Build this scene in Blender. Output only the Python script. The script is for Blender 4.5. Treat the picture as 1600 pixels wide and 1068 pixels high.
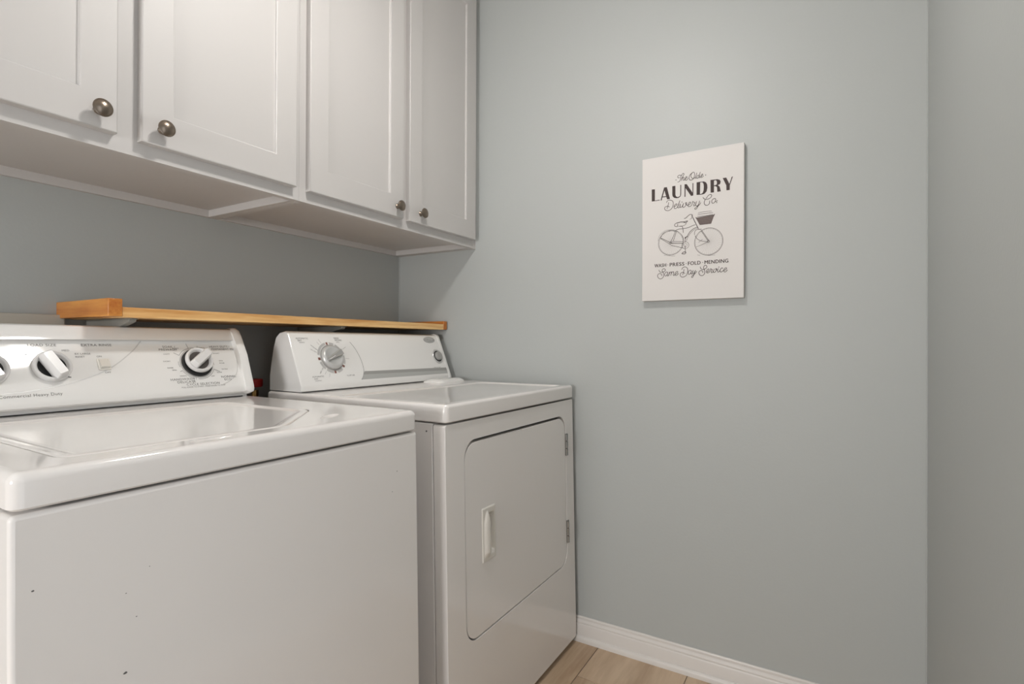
import bpy, bmesh, math, random
from mathutils import Vector, Matrix
from mathutils.geometry import tessellate_polygon
PI = math.pi
random.seed(7)
for o in list(bpy.data.objects): bpy.data.objects.remove(o)
SC = bpy.context.scene
COL = SC.collection

# ------------------------------------------------------------ camera
cam = bpy.data.cameras.new('camera'); cam.sensor_width = 36.0; cam.sensor_fit = 'HORIZONTAL'
cam.lens = 828.4 / 1600 * 36; cam.clip_start = 0.02
co = bpy.data.objects.new('camera', cam); COL.objects.link(co); SC.camera = co
TH, PT, RL = 0.5365, 0.0029, 0.0041
F = Vector((math.cos(TH), math.sin(TH), 0)); R = Vector((math.sin(TH), -math.cos(TH), 0)); U = Vector((0, 0, 1))
F2 = F*math.cos(PT) + U*math.sin(PT); U2 = -F*math.sin(PT) + U*math.cos(PT)
R3 = R*math.cos(RL) + U2*math.sin(RL); U3 = -R*math.sin(RL) + U2*math.cos(RL)
co.matrix_world = Matrix(((R3.x, U3.x, -F2.x, -1.7734), (R3.y, U3.y, -F2.y, -1.6409), (R3.z, U3.z, -F2.z, 1.0615), (0, 0, 0, 1)))

# ------------------------------------------------------------ world, light levels, exposure
w = bpy.data.worlds.new('world'); SC.world = w; w.use_nodes = True
w.node_tree.nodes['Background'].inputs[0].default_value = (0.9, 0.95, 1.0, 1)
w.node_tree.nodes['Background'].inputs[1].default_value = 0.6
SC.view_settings.view_transform = 'Standard'; SC.view_settings.look = 'None'
SC.view_settings.gamma = 1.0; SC.view_settings.use_curve_mapping = False
SC.view_settings.exposure = 0.17
LAMP_POS = (-0.93, -1.08, 2.25)
LAMP_EMIT = 112.0
HALL_FILL_POWER = 105.0
al = bpy.data.lights.new('added_hall_fill', 'AREA'); al.shape = 'RECTANGLE'; al.size = 0.8; al.size_y = 1.9  # added fill from behind the camera, flattens the room's light
al.energy = HALL_FILL_POWER; al.color = (1.0, 0.985, 0.98)
ao = bpy.data.objects.new('added_hall_fill', al); COL.objects.link(ao)
ao.location = (-4.55, -1.1, 1.15); ao.rotation_euler = (0, -PI/2, 0)

bl = bpy.data.lights.new('added_door_fill', 'AREA'); bl.shape = 'RECTANGLE'; bl.size = 1.1; bl.size_y = 1.9  # added frontal fill, unseen, brightens the washer front and back wall
bl.energy = 5.5; bl.color = (0.94, 0.97, 1.0)
bo = bpy.data.objects.new('added_door_fill', bl); COL.objects.link(bo)
bo.location = (-1.80, -3.0, 1.15); bo.rotation_euler = (PI/2, 0, 0)

# ------------------------------------------------------------ materials
def nmat(name, col, rough=0.5, metal=0.0, coat=0.0, spec=0.5, bump=0.0, bscale=200.0, emit=0.0, var=0.0, vscale=3.0):
    m = bpy.data.materials.new(name); m.use_nodes = True
    nt = m.node_tree; b = nt.nodes['Principled BSDF']
    b.inputs['Base Color'].default_value = (*col, 1); b.inputs['Roughness'].default_value = rough
    b.inputs['Metallic'].default_value = metal; b.inputs['Coat Weight'].default_value = coat
    b.inputs['Coat Roughness'].default_value = 0.05
    b.inputs['Specular IOR Level'].default_value = spec
    tc = nt.nodes.new('ShaderNodeTexCoord')
    if emit: b.inputs['Emission Color'].default_value = (1, 0.965, 0.925, 1); b.inputs['Emission Strength'].default_value = emit
    if bump:
        n = nt.nodes.new('ShaderNodeTexNoise'); n.inputs['Scale'].default_value = bscale; n.inputs['Detail'].default_value = 3
        nt.links.new(tc.outputs['Object'], n.inputs['Vector'])
        bp = nt.nodes.new('ShaderNodeBump'); bp.inputs['Strength'].default_value = bump; bp.inputs['Distance'].default_value = 0.001
        nt.links.new(n.outputs['Fac'], bp.inputs['Height']); nt.links.new(bp.outputs['Normal'], b.inputs['Normal'])
    if var:
        n = nt.nodes.new('ShaderNodeTexNoise'); n.inputs['Scale'].default_value = vscale; n.inputs['Detail'].default_value = 4
        nt.links.new(tc.outputs['Object'], n.inputs['Vector'])
        mx = nt.nodes.new('ShaderNodeMix'); mx.data_type = 'RGBA'
        mx.inputs['A'].default_value = (*[c*(1-var) for c in col], 1); mx.inputs['B'].default_value = (*[min(1, c*(1+var)) for c in col], 1)
        nt.links.new(n.outputs['Fac'], mx.inputs['Factor']); nt.links.new(mx.outputs['Result'], b.inputs['Base Color'])
    return m

def wood(name, c1, c2, axis='X', scale=9.0, rough=0.35, stretch=0.08, rings=True):
    m = bpy.data.materials.new(name); m.use_nodes = True
    nt = m.node_tree; b = nt.nodes['Principled BSDF']; b.inputs['Roughness'].default_value = rough
    tc = nt.nodes.new('ShaderNodeTexCoord'); mp = nt.nodes.new('ShaderNodeMapping')
    oi = nt.nodes.new('ShaderNodeObjectInfo')
    s = [1, 1, 1]; s['XYZ'.index(axis)] = stretch; mp.inputs['Scale'].default_value = s
    ad = nt.nodes.new('ShaderNodeVectorMath'); ad.operation = 'ADD'
    ml = nt.nodes.new('ShaderNodeMath'); ml.operation = 'MULTIPLY'; ml.inputs[1].default_value = 37.0
    nt.links.new(oi.outputs['Random'], ml.inputs[0]); nt.links.new(ml.outputs[0], ad.inputs[1])
    nt.links.new(tc.outputs['Object'], ad.inputs[0]); nt.links.new(ad.outputs[0], mp.inputs['Vector'])
    n = nt.nodes.new('ShaderNodeTexNoise'); n.inputs['Scale'].default_value = scale; n.inputs['Detail'].default_value = 6; n.inputs['Distortion'].default_value = 0.7
    nt.links.new(mp.outputs[0], n.inputs['Vector'])
    n2 = nt.nodes.new('ShaderNodeTexNoise'); n2.inputs['Scale'].default_value = scale*9; n2.inputs['Detail'].default_value = 3
    nt.links.new(mp.outputs[0], n2.inputs['Vector'])
    mx0 = nt.nodes.new('ShaderNodeMath'); mx0.operation = 'MULTIPLY_ADD'; mx0.inputs[1].default_value = 0.35
    nt.links.new(n2.outputs['Fac'], mx0.inputs[0]); nt.links.new(n.outputs['Fac'], mx0.inputs[2])
    cr = nt.nodes.new('ShaderNodeValToRGB'); cr.color_ramp.elements[0].position = 0.52; cr.color_ramp.elements[0].color = (*c1, 1)
    cr.color_ramp.elements[1].position = 0.82; cr.color_ramp.elements[1].color = (*c2, 1)
    nt.links.new(mx0.outputs[0], cr.inputs['Fac']); nt.links.new(cr.outputs['Color'], b.inputs['Base Color'])
    bp = nt.nodes.new('ShaderNodeBump'); bp.inputs['Strength'].default_value = 0.1; bp.inputs['Distance'].default_value = 0.001
    nt.links.new(n2.outputs['Fac'], bp.inputs['Height']); nt.links.new(bp.outputs['Normal'], b.inputs['Normal'])
    return m

M = dict(
    wall=nmat('wall_paint', (0.425, 0.443, 0.434), 0.5, bump=0.25, bscale=120, var=0.012, vscale=2),
    ceil=nmat('ceiling_paint', (0.78, 0.77, 0.75), 0.8, bump=0.3, bscale=90),
    trim=nmat('trim_paint', (0.68, 0.65, 0.62), 0.3),
    cab=nmat('cabinet_paint', (0.575, 0.555, 0.54), 0.5, bump=0.05, bscale=60),
    enamel=nmat('white_enamel', (0.82, 0.79, 0.765), 0.10, coat=0.25, var=0.01, vscale=5),
    console=nmat('white_plastic', (0.84, 0.83, 0.81), 0.05, coat=0.2),
    plastic=nmat('satin_plastic', (0.74, 0.73, 0.72), 0.3, coat=0.2),
    cream=nmat('cream_plastic', (0.78, 0.75, 0.69), 0.3),
    beige=nmat('beige_plastic', (0.50, 0.47, 0.41), 0.5, bump=0.05),
    hollow=nmat('shaded_knob_hollow', (0.16, 0.14, 0.13), 0.45),
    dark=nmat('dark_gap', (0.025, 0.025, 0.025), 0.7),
    handle=nmat('handle_plastic', (0.74, 0.71, 0.655), 0.3),
    rubber=nmat('black_rubber', (0.012, 0.012, 0.012), 0.6),
    red=nmat('red_plastic', (0.42, 0.02, 0.018), 0.4),
    brass=nmat('brass', (0.45, 0.27, 0.1), 0.35, metal=1.0),
    chrome=nmat('chrome', (0.36, 0.36, 0.35), 0.2, metal=1.0),
    silver=nmat('silver_paint', (0.62, 0.62, 0.61), 0.28, metal=0.35),
    gstripe=nmat('grey_stripe', (0.47, 0.475, 0.46), 0.35),
    gstripe2=nmat('grey_stripe_dark', (0.36, 0.355, 0.34), 0.35),
    nickel=nmat('brushed_nickel', (0.25, 0.205, 0.165), 0.28, metal=1.0, bump=0.05, bscale=400),
    canvas=nmat('canvas', (0.66, 0.635, 0.615), 0.7, bump=0.15, bscale=900),
    ink=nmat('brown_black_ink', (0.030, 0.014, 0.011), 0.6),
    ink2=nmat('thin_line_ink', (0.06, 0.045, 0.04), 0.6),
    ink3=nmat('pale_line_ink', (0.42, 0.40, 0.385), 0.6),
    cprint=nmat('console_ink', (0.12, 0.115, 0.11), 0.5),
    cprint2=nmat('console_pale_ink', (0.52, 0.51, 0.50), 0.4),
    cprint3=nmat('console_red_ink', (0.24, 0.10, 0.08), 0.5),
    softline=nmat('soft_console_line', (0.60, 0.595, 0.58), 0.3),
    grout=nmat('grout', (0.18, 0.14, 0.11), 0.9),
    bracket=nmat('bracket_shaded_metal', (0.24, 0.24, 0.22), 0.45),  # white metal darkened to the tone of the shade under the shelf
    lampglass=nmat('lit_lamp_glass', (0.9, 0.9, 0.9), 0.5, emit=LAMP_EMIT),
    pine=wood('oiled_pine', (0.60, 0.27, 0.07), (0.90, 0.60, 0.27), 'X', 16, 0.35),
    pine_y=wood('oiled_pine_crosswise', (0.42, 0.12, 0.02), (0.66, 0.29, 0.06), 'Y', 16, 0.35),
    plank=wood('wood_look_tile', (0.40, 0.275, 0.175), (0.62, 0.47, 0.33), 'X', 7, 0.4, 0.12),
)

# ------------------------------------------------------------ helpers
ORG = {}
def tag(o, label=None, cat=None, group=None, kind=None):
    if label: o['label'] = label
    if cat: o['category'] = cat
    if group: o['group'] = group
    if kind: o['kind'] = kind
    return o

def thing(name, loc, label, cat, group=None):
    o = bpy.data.objects.new(name, None); COL.objects.link(o); o.location = loc
    o.empty_display_size = 0.05; ORG[o.name] = Vector(loc)
    return tag(o, label, cat, group)

def build(name, vs, fs, m, parent=None, smooth=True, ang=32, bevel=0.0, seg=3, weights=None, mats=None, midx=None, origin=None):
    """ONE mesh object from world coordinates; origin at its own middle."""
    vs = [Vector(v) for v in vs]
    if origin is None:
        lo = Vector([min(v[i] for v in vs) for i in range(3)]); hi = Vector([max(v[i] for v in vs) for i in range(3)])
        origin = (lo + hi)/2
    me = bpy.data.meshes.new(name); me.from_pydata([v - origin for v in vs], [], fs); me.update()
    bm = bmesh.new(); bm.from_mesh(me); bmesh.ops.recalc_face_normals(bm, faces=bm.faces) if weights is None and not midx else None
    if weights is None and not midx: bm.to_mesh(me)
    bm.free()
    for mm in (mats or [m]): me.materials.append(mm)
    if midx:
        for p, k in zip(me.polygons, midx): p.material_index = k
    if smooth:
        me.polygons.foreach_set('use_smooth', [True]*len(me.polygons)); me.set_sharp_from_angle(angle=math.radians(ang))
    o = bpy.data.objects.new(name, me); COL.objects.link(o)
    po = ORG[parent.name] if parent else Vector((0, 0, 0))
    if parent: o.parent = parent
    o.location = origin - po; ORG[o.name] = origin
    if weights is not None:
        at = me.attributes.new('bevel_weight_edge', 'FLOAT', 'EDGE')
        at.data.foreach_set('value', [weights.get(tuple(sorted(e.vertices)), 0.0) for e in me.edges])
    if bevel:
        b = o.modifiers.new('bevel', 'BEVEL'); b.width = bevel; b.segments = seg; b.harden_normals = False
        b.limit_method = 'WEIGHT' if weights is not None else 'ANGLE'
        if weights is None: b.angle_limit = math.radians(40)
        b.use_clamp_overlap = True
    return o

class MB:
    def __init__(s): s.v = []; s.f = []; s.k = []
    def add(s, vs, fs, k=0):
        n = len(s.v); s.v += [tuple(v) for v in vs]; s.f += [tuple(i+n for i in f) for f in fs]; s.k += [k]*len(fs); return s
    def box(s, x0, x1, y0, y1, z0, z1, k=0):
        return s.add([(x0,y0,z0),(x1,y0,z0),(x1,y1,z0),(x0,y1,z0),(x0,y0,z1),(x1,y0,z1),(x1,y1,z1),(x0,y1,z1)],
                     [(0,3,2,1),(4,5,6,7),(0,1,5,4),(1,2,6,5),(2,3,7,6),(3,0,4,7)], k)
    def loft(s, loops, cap0=True, cap1=True, closed=True, k=0):
        n = len(loops[0]); fs = []
        for a in range(len(loops)-1):
            for i in range(n if closed else n-1):
                j = (i+1) % n; fs.append((a*n+i, a*n+j, (a+1)*n+j, (a+1)*n+i))
        if cap0: fs.append(tuple(reversed(range(n))))
        if cap1: fs.append(tuple((len(loops)-1)*n+i for i in range(n)))
        return s.add([p for l in loops for p in l], fs, k)
    def lathe(s, prof, fr, n=32, k=0):
        """prof: (radius, height) pairs; fr(a, b, h) maps plane a,b and height h to the world."""
        loops = [[fr(r*math.cos(2*PI*i/n), r*math.sin(2*PI*i/n), h) for i in range(n)] for r, h in prof]
        return s.loft(loops, True, True, True, k)
    def tube(s, pts, r, n=8, k=0):
        pts = [Vector(p) for p in pts]; loops = []
        for i, p in enumerate(pts):
            t = (pts[min(i+1, len(pts)-1)] - pts[max(i-1, 0)]).normalized()
            a = t.orthogonal().normalized() if i == 0 else (a - t*a.dot(t)).normalized()
            b = t.cross(a); loops.append([p + (a*math.cos(2*PI*j/n) + b*math.sin(2*PI*j/n))*r for j in range(n)])
        return s.loft(loops, True, True, True, k)
    def flat(s, loops2d, fn, k=0):
        """flat polygon with holes"""
        L = [[Vector((a, b, 0)) for a, b in l] for l in loops2d]
        tr = tessellate_polygon(L); pts = [p for l in loops2d for p in l]
        return s.add([fn(a, b) for a, b in pts], [tuple(t) for t in tr], k)
    def obj(s, name, m, parent=None, **kw): return build(name, s.v, s.f, m, parent, **kw)

def rpoly(pts, r, seg=6):
    """polygon with rounded corners (r: number or list)"""
    out = []; n = len(pts)
    for i in range(n):
        p = Vector(pts[i]).to_2d(); a = Vector(pts[i-1]).to_2d() - p; b = Vector(pts[(i+1) % n]).to_2d() - p
        rr = r[i] if isinstance(r, (list, tuple)) else r
        if rr <= 1e-6: out += [tuple(p)]*(seg+1); continue
        la, lb = a.length, b.length; a.normalize(); b.normalize(); ang = math.acos(max(-1, min(1, a.dot(b))))
        d = min(rr/math.tan(ang/2), la*0.49, lb*0.49); rr = d*math.tan(ang/2)
        c = p + (a+b).normalized()*(rr/math.sin(ang/2)); s0 = p + a*d - c; s1 = p + b*d - c
        a0 = math.atan2(s0.y, s0.x); da = math.atan2(s1.y, s1.x) - a0
        while da > PI: da -= 2*PI
        while da < -PI: da += 2*PI
        out += [(c.x + rr*math.cos(a0+da*t/seg), c.y + rr*math.sin(a0+da*t/seg)) for t in range(seg+1)]
    return out

def inset(pts, d):
    """move every edge of a counter-clockwise polygon inwards by d"""
    n = len(pts); L = []
    for i in range(n):
        p = Vector(pts[i]).to_2d(); q = Vector(pts[(i+1) % n]).to_2d(); t = (q-p).normalized(); nn = Vector((-t.y, t.x))
        L.append((p + nn*d, t))
    out = []
    for i in range(n):
        p, t = L[i-1]; q, u = L[i]; den = t.x*u.y - t.y*u.x
        k = ((q.x-p.x)*u.y - (q.y-p.y)*u.x)/den; out.append((p.x+t.x*k, p.y+t.y*k))
    return out

def rect(x0, x1, y0, y1): return [(x0, y0), (x1, y0), (x1, y1), (x0, y1)]
def zx(fn): return fn

def plate(name, outer, hole, fr, d0, d1, m, parent, bevel=0.004, wo=1.0, wh=0.4, seg=4):
    """flat plate with an optional hole, from depth d0 to d1 (d1 is the face seen); weighted bevel."""
    no = len(outer); nh = len(hole) if hole else 0; n = no+nh; pts = list(outer) + (list(hole) if hole else [])
    vs = [fr(a, b, d0) for a, b in pts] + [fr(a, b, d1) for a, b in pts]
    L = [[Vector((a, b, 0)) for a, b in outer]] + ([[Vector((a, b, 0)) for a, b in hole]] if hole else [])
    if hole:
        tr = [tuple(t) for t in tessellate_polygon(L)]
    else: tr = [tuple(range(no))]
    fs = [tuple(i+n for i in t) for t in tr] + [tuple(reversed(t)) for t in tr]; W = {}
    for i in range(no):
        j = (i+1) % no; fs.append((i, j, j+n, i+n)); W[tuple(sorted((i+n, j+n)))] = wo
    for i in range(nh):
        a = no+i; b = no+(i+1) % nh; fs.append((b, a, a+n, b+n)); W[tuple(sorted((a+n, b+n)))] = wh
    bm = bmesh.new(); bv = [bm.verts.new(v) for v in vs]
    for f in fs:
        try: bm.faces.new([bv[i] for i in f])
        except ValueError: pass
    bmesh.ops.recalc_face_normals(bm, faces=bm.faces)
    fs2 = [tuple(v.index for v in f.verts) for f in (bm.verts.index_update() or bm.faces)]; bm.free()
    return build(name, vs, fs2, m, parent, bevel=bevel, seg=seg, weights=W)

def catmull(p, n=5):
    if len(p) < 3: return [tuple(q) for q in p]
    P = [Vector(q) for q in p]; P = [2*P[0]-P[1]] + P + [2*P[-1]-P[-2]]; out = []
    for i in range(1, len(P)-2):
        for k in range(n):
            t = k/n; a, b, c, d = P[i-1], P[i], P[i+1], P[i+2]
            q = 0.5*((2*b) + (c-a)*t + (2*a-5*b+4*c-d)*t*t + (3*b-a-3*c+d)*t**3); out.append((q.x, q.y))
    out.append((P[-2].x, P[-2].y)); return out

def ribbon(mb, pts, wd, fn, k=0, smooth=True, close=False):
    q = catmull(pts) if smooth else [tuple(p) for p in pts]
    q = [Vector(a) for a in q]; L = []; Rr = []
    for i, p in enumerate(q):
        if close: t = q[(i+1) % len(q)] - q[i-1]
        else: t = q[min(i+1, len(q)-1)] - q[max(i-1, 0)]
        if t.length < 1e-9: t = Vector((1, 0))
        t.normalize(); nn = Vector((-t.y, t.x))*wd/2
        if not close and i == 0: p = p - t*wd*0.3
        if not close and i == len(q)-1: p = p + t*wd*0.3
        L.append(p+nn); Rr.append(p-nn)
    n = len(q); vs = [fn(a.x, a.y) for a in L] + [fn(a.x, a.y) for a in Rr]
    fs = [(i, i+n, (i+1) % n+n, (i+1) % n) for i in range(n if close else n-1)]
    mb.add(vs, fs, k)

def arc(cx, cy, r, a0, a1, n=24, ry=None):
    ry = ry or r
    return [(cx + r*math.cos(math.radians(a0+(a1-a0)*i/n)), cy + ry*math.sin(math.radians(a0+(a1-a0)*i/n))) for i in range(n+1)]

def text(mb, s, x, y, h, fn, k=0, sx=1.0, align='CENTER', bold=0.0, rot=0.0):
    """lettering as flat faces: cap height h, anchored at x,y in the plane of fn"""
    cu = bpy.data.curves.new('t', 'FONT'); cu.body = s; cu.align_x = align; cu.size = h/0.69; cu.resolution_u = 3
    cu.offset = bold*h; cu.space_character = 1.08
    o = bpy.data.objects.new('t', cu); COL.objects.link(o); bpy.context.view_layer.update()
    me = o.evaluated_get(bpy.context.evaluated_depsgraph_get()).to_mesh()
    c, sn = math.cos(rot), math.sin(rot)
    vs = [fn(x + (v.co.x*sx)*c - v.co.y*sn, y + (v.co.x*sx)*sn + v.co.y*c) for v in me.vertices]
    fs = [tuple(p.vertices) for p in me.polygons]; mb.add(vs, fs, k)
    bpy.data.objects.remove(o); bpy.data.curves.remove(cu)
# traced lettering and drawing of the sign, in 0.1 mm from its lower left corner
SCRIPT=[[(1228,3970),(1194,3964),(1167,4003),(1198,4041),(1247,4044),(1301,4024)],[(1278,4028),(1266,3956),(1251,3881),(1216,3836),(1171,3831)],[(1297,4028),(1324,4078),(1354,4085),(1369,4051),(1339,3998),(1308,3949),(1293,3859)],[(1297,3889),(1331,3953),(1361,3956),(1361,3910),(1350,3873),(1369,3858),(1399,3888),(1437,3913),(1467,3947),(1444,3966),(1414,3932),(1406,3879),(1433,3848),(1467,3862),(1497,3907)],[(1661,4076),(1617,4053),(1557,4001),(1530,3929),(1538,3866),(1579,3829),(1631,3843),(1676,3890),(1698,3963),(1698,4032),(1669,4075),(1631,4058),(1594,4010),(1590,3950),(1613,3900),(1653,3870),(1691,3880),(1713,3891),(1743,3940),(1769,4035)],[(1750,3962),(1728,3897),(1742,3864),(1772,3882)],[(1831,3941),(1802,3953),(1772,3912),(1779,3865),(1809,3861),(1838,3909),(1875,4040)],[(1853,3937),(1846,3878),(1868,3866),(1890,3893),(1926,3918),(1952,3955),(1934,3970),(1901,3930),(1897,3884),(1919,3862),(1955,3883),(1970,3914)],[(812,3214),(847,3268),(929,3278),(1010,3233),(1033,3148),(1010,3046),(951,2971),(869,2940),(787,2963),(752,3015),(764,3066),(823,3088),(870,3088),(905,3054)],[(882,3204),(864,3112),(840,3033),(832,3008)],[(1062,3044),(1114,3067),(1154,3108),(1125,3130),(1068,3085),(1056,3016),(1096,2981),(1160,3014),(1206,3124),(1241,3219)],[(1212,3124),(1177,3017),(1200,2991),(1240,3015),(1257,3112)],[(1257,3112),(1240,3038),(1257,2995),(1309,3017),(1360,3121)],[(1360,3121),(1331,3026),(1348,2983),(1399,3005),(1445,3069),(1456,3119),(1422,3130),(1428,3083),(1479,3035),(1546,3055),(1580,3108),(1552,3129),(1507,3072),(1496,3016),(1529,2986),(1591,3003),(1625,3056),(1644,3140)],[(1644,3140),(1686,3105),(1714,3090),(1681,3048),(1675,3003),(1697,2989),(1736,3041),(1764,3123)],[(1764,3123),(1736,3041),(1747,2988),(1803,2986),(1836,3050),(1858,3127)],[(1847,3083),(1814,2973),(1769,2899),(1730,2875),(1708,2901),(1747,2936),(1814,2979),(1858,3013),(1891,3066)],[(1962,3227),(1984,3184),(2044,3153),(2120,3153),(2185,3184),(2223,3246),(2191,3287),(2131,3271),(2077,3210),(2055,3179)],[(2033,3154),(2000,3085),(2000,3016),(2044,2965),(2109,2962),(2153,3007),(2163,3090)],[(2314,3143),(2261,3128),(2223,3077),(2239,3006),(2293,3010),(2336,3072),(2336,3129),(2303,3144)],[(2325,3057),(2346,3037),(2394,3070)],[(576,1017),(584,975),(630,938),(688,939),(746,955),(783,994),(771,1033),(730,1048),(688,1026),(680,977),(713,916),(729,848),(712,775),(663,728),(604,723),(550,760),(529,820),(546,877),(597,899),(646,883),(667,844),(655,820)],[(853,923),(820,934),(779,912),(762,855),(779,804),(820,817),(853,882),(861,923)],[(861,923),(845,857),(853,799),(886,821),(919,927)],[(910,886),(894,813)],[(906,870),(943,917),(984,922),(971,865),(955,809)],[(971,865),(1008,921),(1049,926),(1049,877),(1036,828),(1057,802),(1097,836),(1154,869),(1186,917),(1154,931),(1105,889),(1093,832),(1121,802),(1170,819),(1206,866)],[(1307,982),(1339,1037),(1410,1060),(1473,1027),(1497,960),(1489,879),(1457,792),(1394,747),(1322,735),(1266,780),(1266,845),(1306,884),(1354,889),(1410,844)],[(1382,984),(1362,888),(1338,808)],[(1607,920),(1576,946),(1529,917),(1513,861),(1528,812),(1568,825),(1607,887),(1611,919)],[(1611,919),(1599,855),(1611,814),(1638,837),(1667,932)],[(1666,932),(1643,869),(1651,828),(1682,834),(1713,880),(1737,927)],[(1733,911),(1713,864),(1690,793),(1658,722),(1627,704),(1619,733),(1658,779),(1713,815),(1752,861),(1775,892)],[(1884,1029),(1892,988),(1930,949),(1991,941),(2053,968),(2083,1006),(2075,1046),(2045,1069),(2007,1052),(1984,1005),(1999,948),(2022,882),(2014,811),(1976,757),(1922,745),(1868,773),(1841,831),(1853,886),(1899,911),(1945,896),(1964,862),(1953,839)],[(2075,847),(2129,875),(2151,921),(2129,947),(2091,918),(2075,863),(2090,822),(2136,827),(2182,879),(2201,951)],[(2201,951),(2227,924),(2250,914),(2227,876),(2212,837),(2234,820),(2272,857),(2310,934)],[(2310,934),(2280,864),(2291,824),(2332,837),(2370,898),(2373,941),(2351,939),(2362,906),(2400,895),(2422,941)],[(2422,941),(2403,871),(2414,827),(2452,844),(2481,897)],[(2556,932),(2533,953),(2496,920),(2474,859),(2496,822),(2541,838),(2578,867),(2637,886),(2670,931),(2644,949),(2600,913),(2585,859),(2607,818),(2651,830),(2692,878)]]
DOTS=[(1115,3909),(2039,3923),(1311,3163),(2373,3007),(2441,983)]
BOLD=[[[(324,3711),(429,3705),(428,3327),(587,3340),(592,3314),(327,3309)]],[[(731,3720),(824,3719),(925,3317),(833,3315),(804,3401),(678,3399),(654,3306),(616,3304)],[(745,3618),(796,3428),(688,3429)]],[[(997,3722),(1097,3721),(1100,3429),(1118,3377),(1161,3347),(1209,3350),(1247,3378),(1255,3445),(1256,3728),(1284,3726),(1281,3422),(1266,3356),(1209,3316),(1133,3312),(1056,3337),(1008,3393),(998,3463)]],[[(1387,3726),(1455,3724),(1636,3426),(1637,3724),(1665,3726),(1662,3326),(1592,3323),(1419,3596),(1418,3320),(1386,3318)]],[[(1763,3733),(1878,3734),(1988,3728),(2051,3688),(2087,3607),(2092,3512),(2069,3402),(2005,3335),(1951,3320),(1763,3328)],[(1874,3714),(1942,3707),(1974,3653),(1983,3566),(1978,3453),(1951,3372),(1905,3345),(1868,3348)]],[[(2182,3743),(2392,3736),(2462,3703),(2487,3648),(2471,3575),(2405,3546),(2458,3493),(2493,3343),(2387,3340),(2378,3487),(2334,3527),(2289,3529),(2289,3336),(2190,3341)],[(2289,3707),(2347,3710),(2376,3665),(2374,3581),(2338,3561),(2289,3557)]],[[(2546,3745),(2651,3747),(2742,3538),(2812,3749),(2844,3752),(2755,3494),(2751,3345),(2657,3349),(2651,3506)]]]
BIKE=[(2,[(536,1974),(575,2125),(676,2238),(829,2306),(966,2306),(1116,2267),(1235,2178),(1339,2045),(1375,1890)]),(3,[(629,2088),(691,2205),(829,2267),(965,2268),(1101,2230)]),(4,[(1705,2067),(1705,2127),(1734,2199),(1791,2222),(1863,2229)]),(4,[(1719,2036),(1791,1924),(1905,1852),(2076,1813),(2132,1815)]),(3,[(1762,1672),(1934,1731),(2104,1803)]),(3,[(1834,1815),(1948,1893)]),(4,[(1899,2180),(2118,1831)]),(4,[(1927,2185),(2153,1820)]),(7,[(1619,2691),(1734,2438),(1820,2249)]),(6,[(1827,2226),(1913,2220)]),(6,[(1384,2622),(1429,2632),(1502,2691),(1560,2728),(1626,2717),(1633,2674)]),(4,[(1560,2578),(1611,2602),(1604,2648)]),(7,[(1139,2504),(1266,2520),(1369,2514),(1487,2534)]),(6,[(1487,2530),(1436,2480),(1355,2509)]),(5,[(1139,2500),(1079,2469),(1086,2407),(1161,2391),(1176,2473)]),(4,[(1176,2400),(1295,2383),(1413,2415),(1450,2486)]),(5,[(1251,2391),(1310,2381),(1339,2302),(1354,2172)]),(5,[(1131,2280),(1236,2299),(1354,2301),(1501,2314),(1618,2354),(1727,2386)]),(5,[(1777,2298),(1676,2265),(1559,2173),(1486,2060),(1427,1976),(1412,1856)]),(3,[(1791,2267),(1690,2226),(1596,2146),(1508,2028),(1449,1883)]),(4,[(1109,2267),(1056,2121),(949,1902)]),(4,[(1138,2234),(1040,1939)]),(6,[(964,1862),(1353,1824)]),(4,[(995,1920),(1353,1880)]),(5,[(613,2074),(752,1998),(964,1877)]),(4,[(629,2042),(949,1825)]),(4,[(964,1793),(1175,1728),(1382,1663)]),(5,[(1412,1751),(1419,1584),(1412,1524)]),(6,[(1308,1491),(1353,1537),(1434,1534),(1411,1482),(1315,1490)]),(7,[(1405,1978),(1413,2007),(1486,2030)]),(6,[(1742,2616),(1763,2576)]),(7,[(2308,2649),(2280,2594)]),(4,[(1792,2640),(2020,2634),(2259,2648)]),(4,[(1806,2705),(2020,2703),(2253,2708)]),(3,[(1814,2756),(2021,2767),(2218,2761)]),(2,[(735,1491),(842,1470),(948,1454)]),(2,[(963,1441),(1099,1437)]),(2,[(1790,1416),(1876,1393)]),(2,[(2104,1371),(2216,1372),(2328,1369)])]
BASKET=[(1749,2593),(2299,2628),(2206,2368),(1863,2363)]

# ------------------------------------------------------------ the room
RW, XL, CH = 1.870, -4.40, 2.52
def struct(o): o['kind'] = 'structure'; return o
# floor: sub-base with tile parts
fl = struct(MB().box(XL-.1, 0.1, -RW-.1, 0.1, -0.06, -0.0022).obj('floor', M['grout'], smooth=False))
PW, PL = 0.303, 0.610
rows = [(-1.2575 - PW*2, 0.31), (-1.2575 - PW, 0.0), (-1.2575, -0.205+0.0), (-1.2575+PW, -0.42), (-1.2575+2*PW, -0.10), (-1.2575+3*PW, -0.33), (-1.2575+4*PW, -0.205)]
for ry, jx in rows:
    y0, y1 = max(ry+.0012, -RW), min(ry+PW-.0012, 0.0)
    if y1-y0 < .02: continue
    xs = [0.0]; x = jx
    while x > -0.03: x -= PL
    while x > XL: xs.append(x); x -= PL
    xs.append(XL)
    for a, b in zip(xs[1:], xs[:-1]):
        if b-a < .02: continue
        MB().box(a+.0012, b-.0012, y0, y1, -0.010, 0.0).obj('floor_tile', M['plank'], fl, smooth=False, bevel=0.0007, seg=1)
struct(MB().box(XL-.1, .12, 0, .1, -.06, CH+.06).obj('wall_back', M['wall'], smooth=False))
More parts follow.
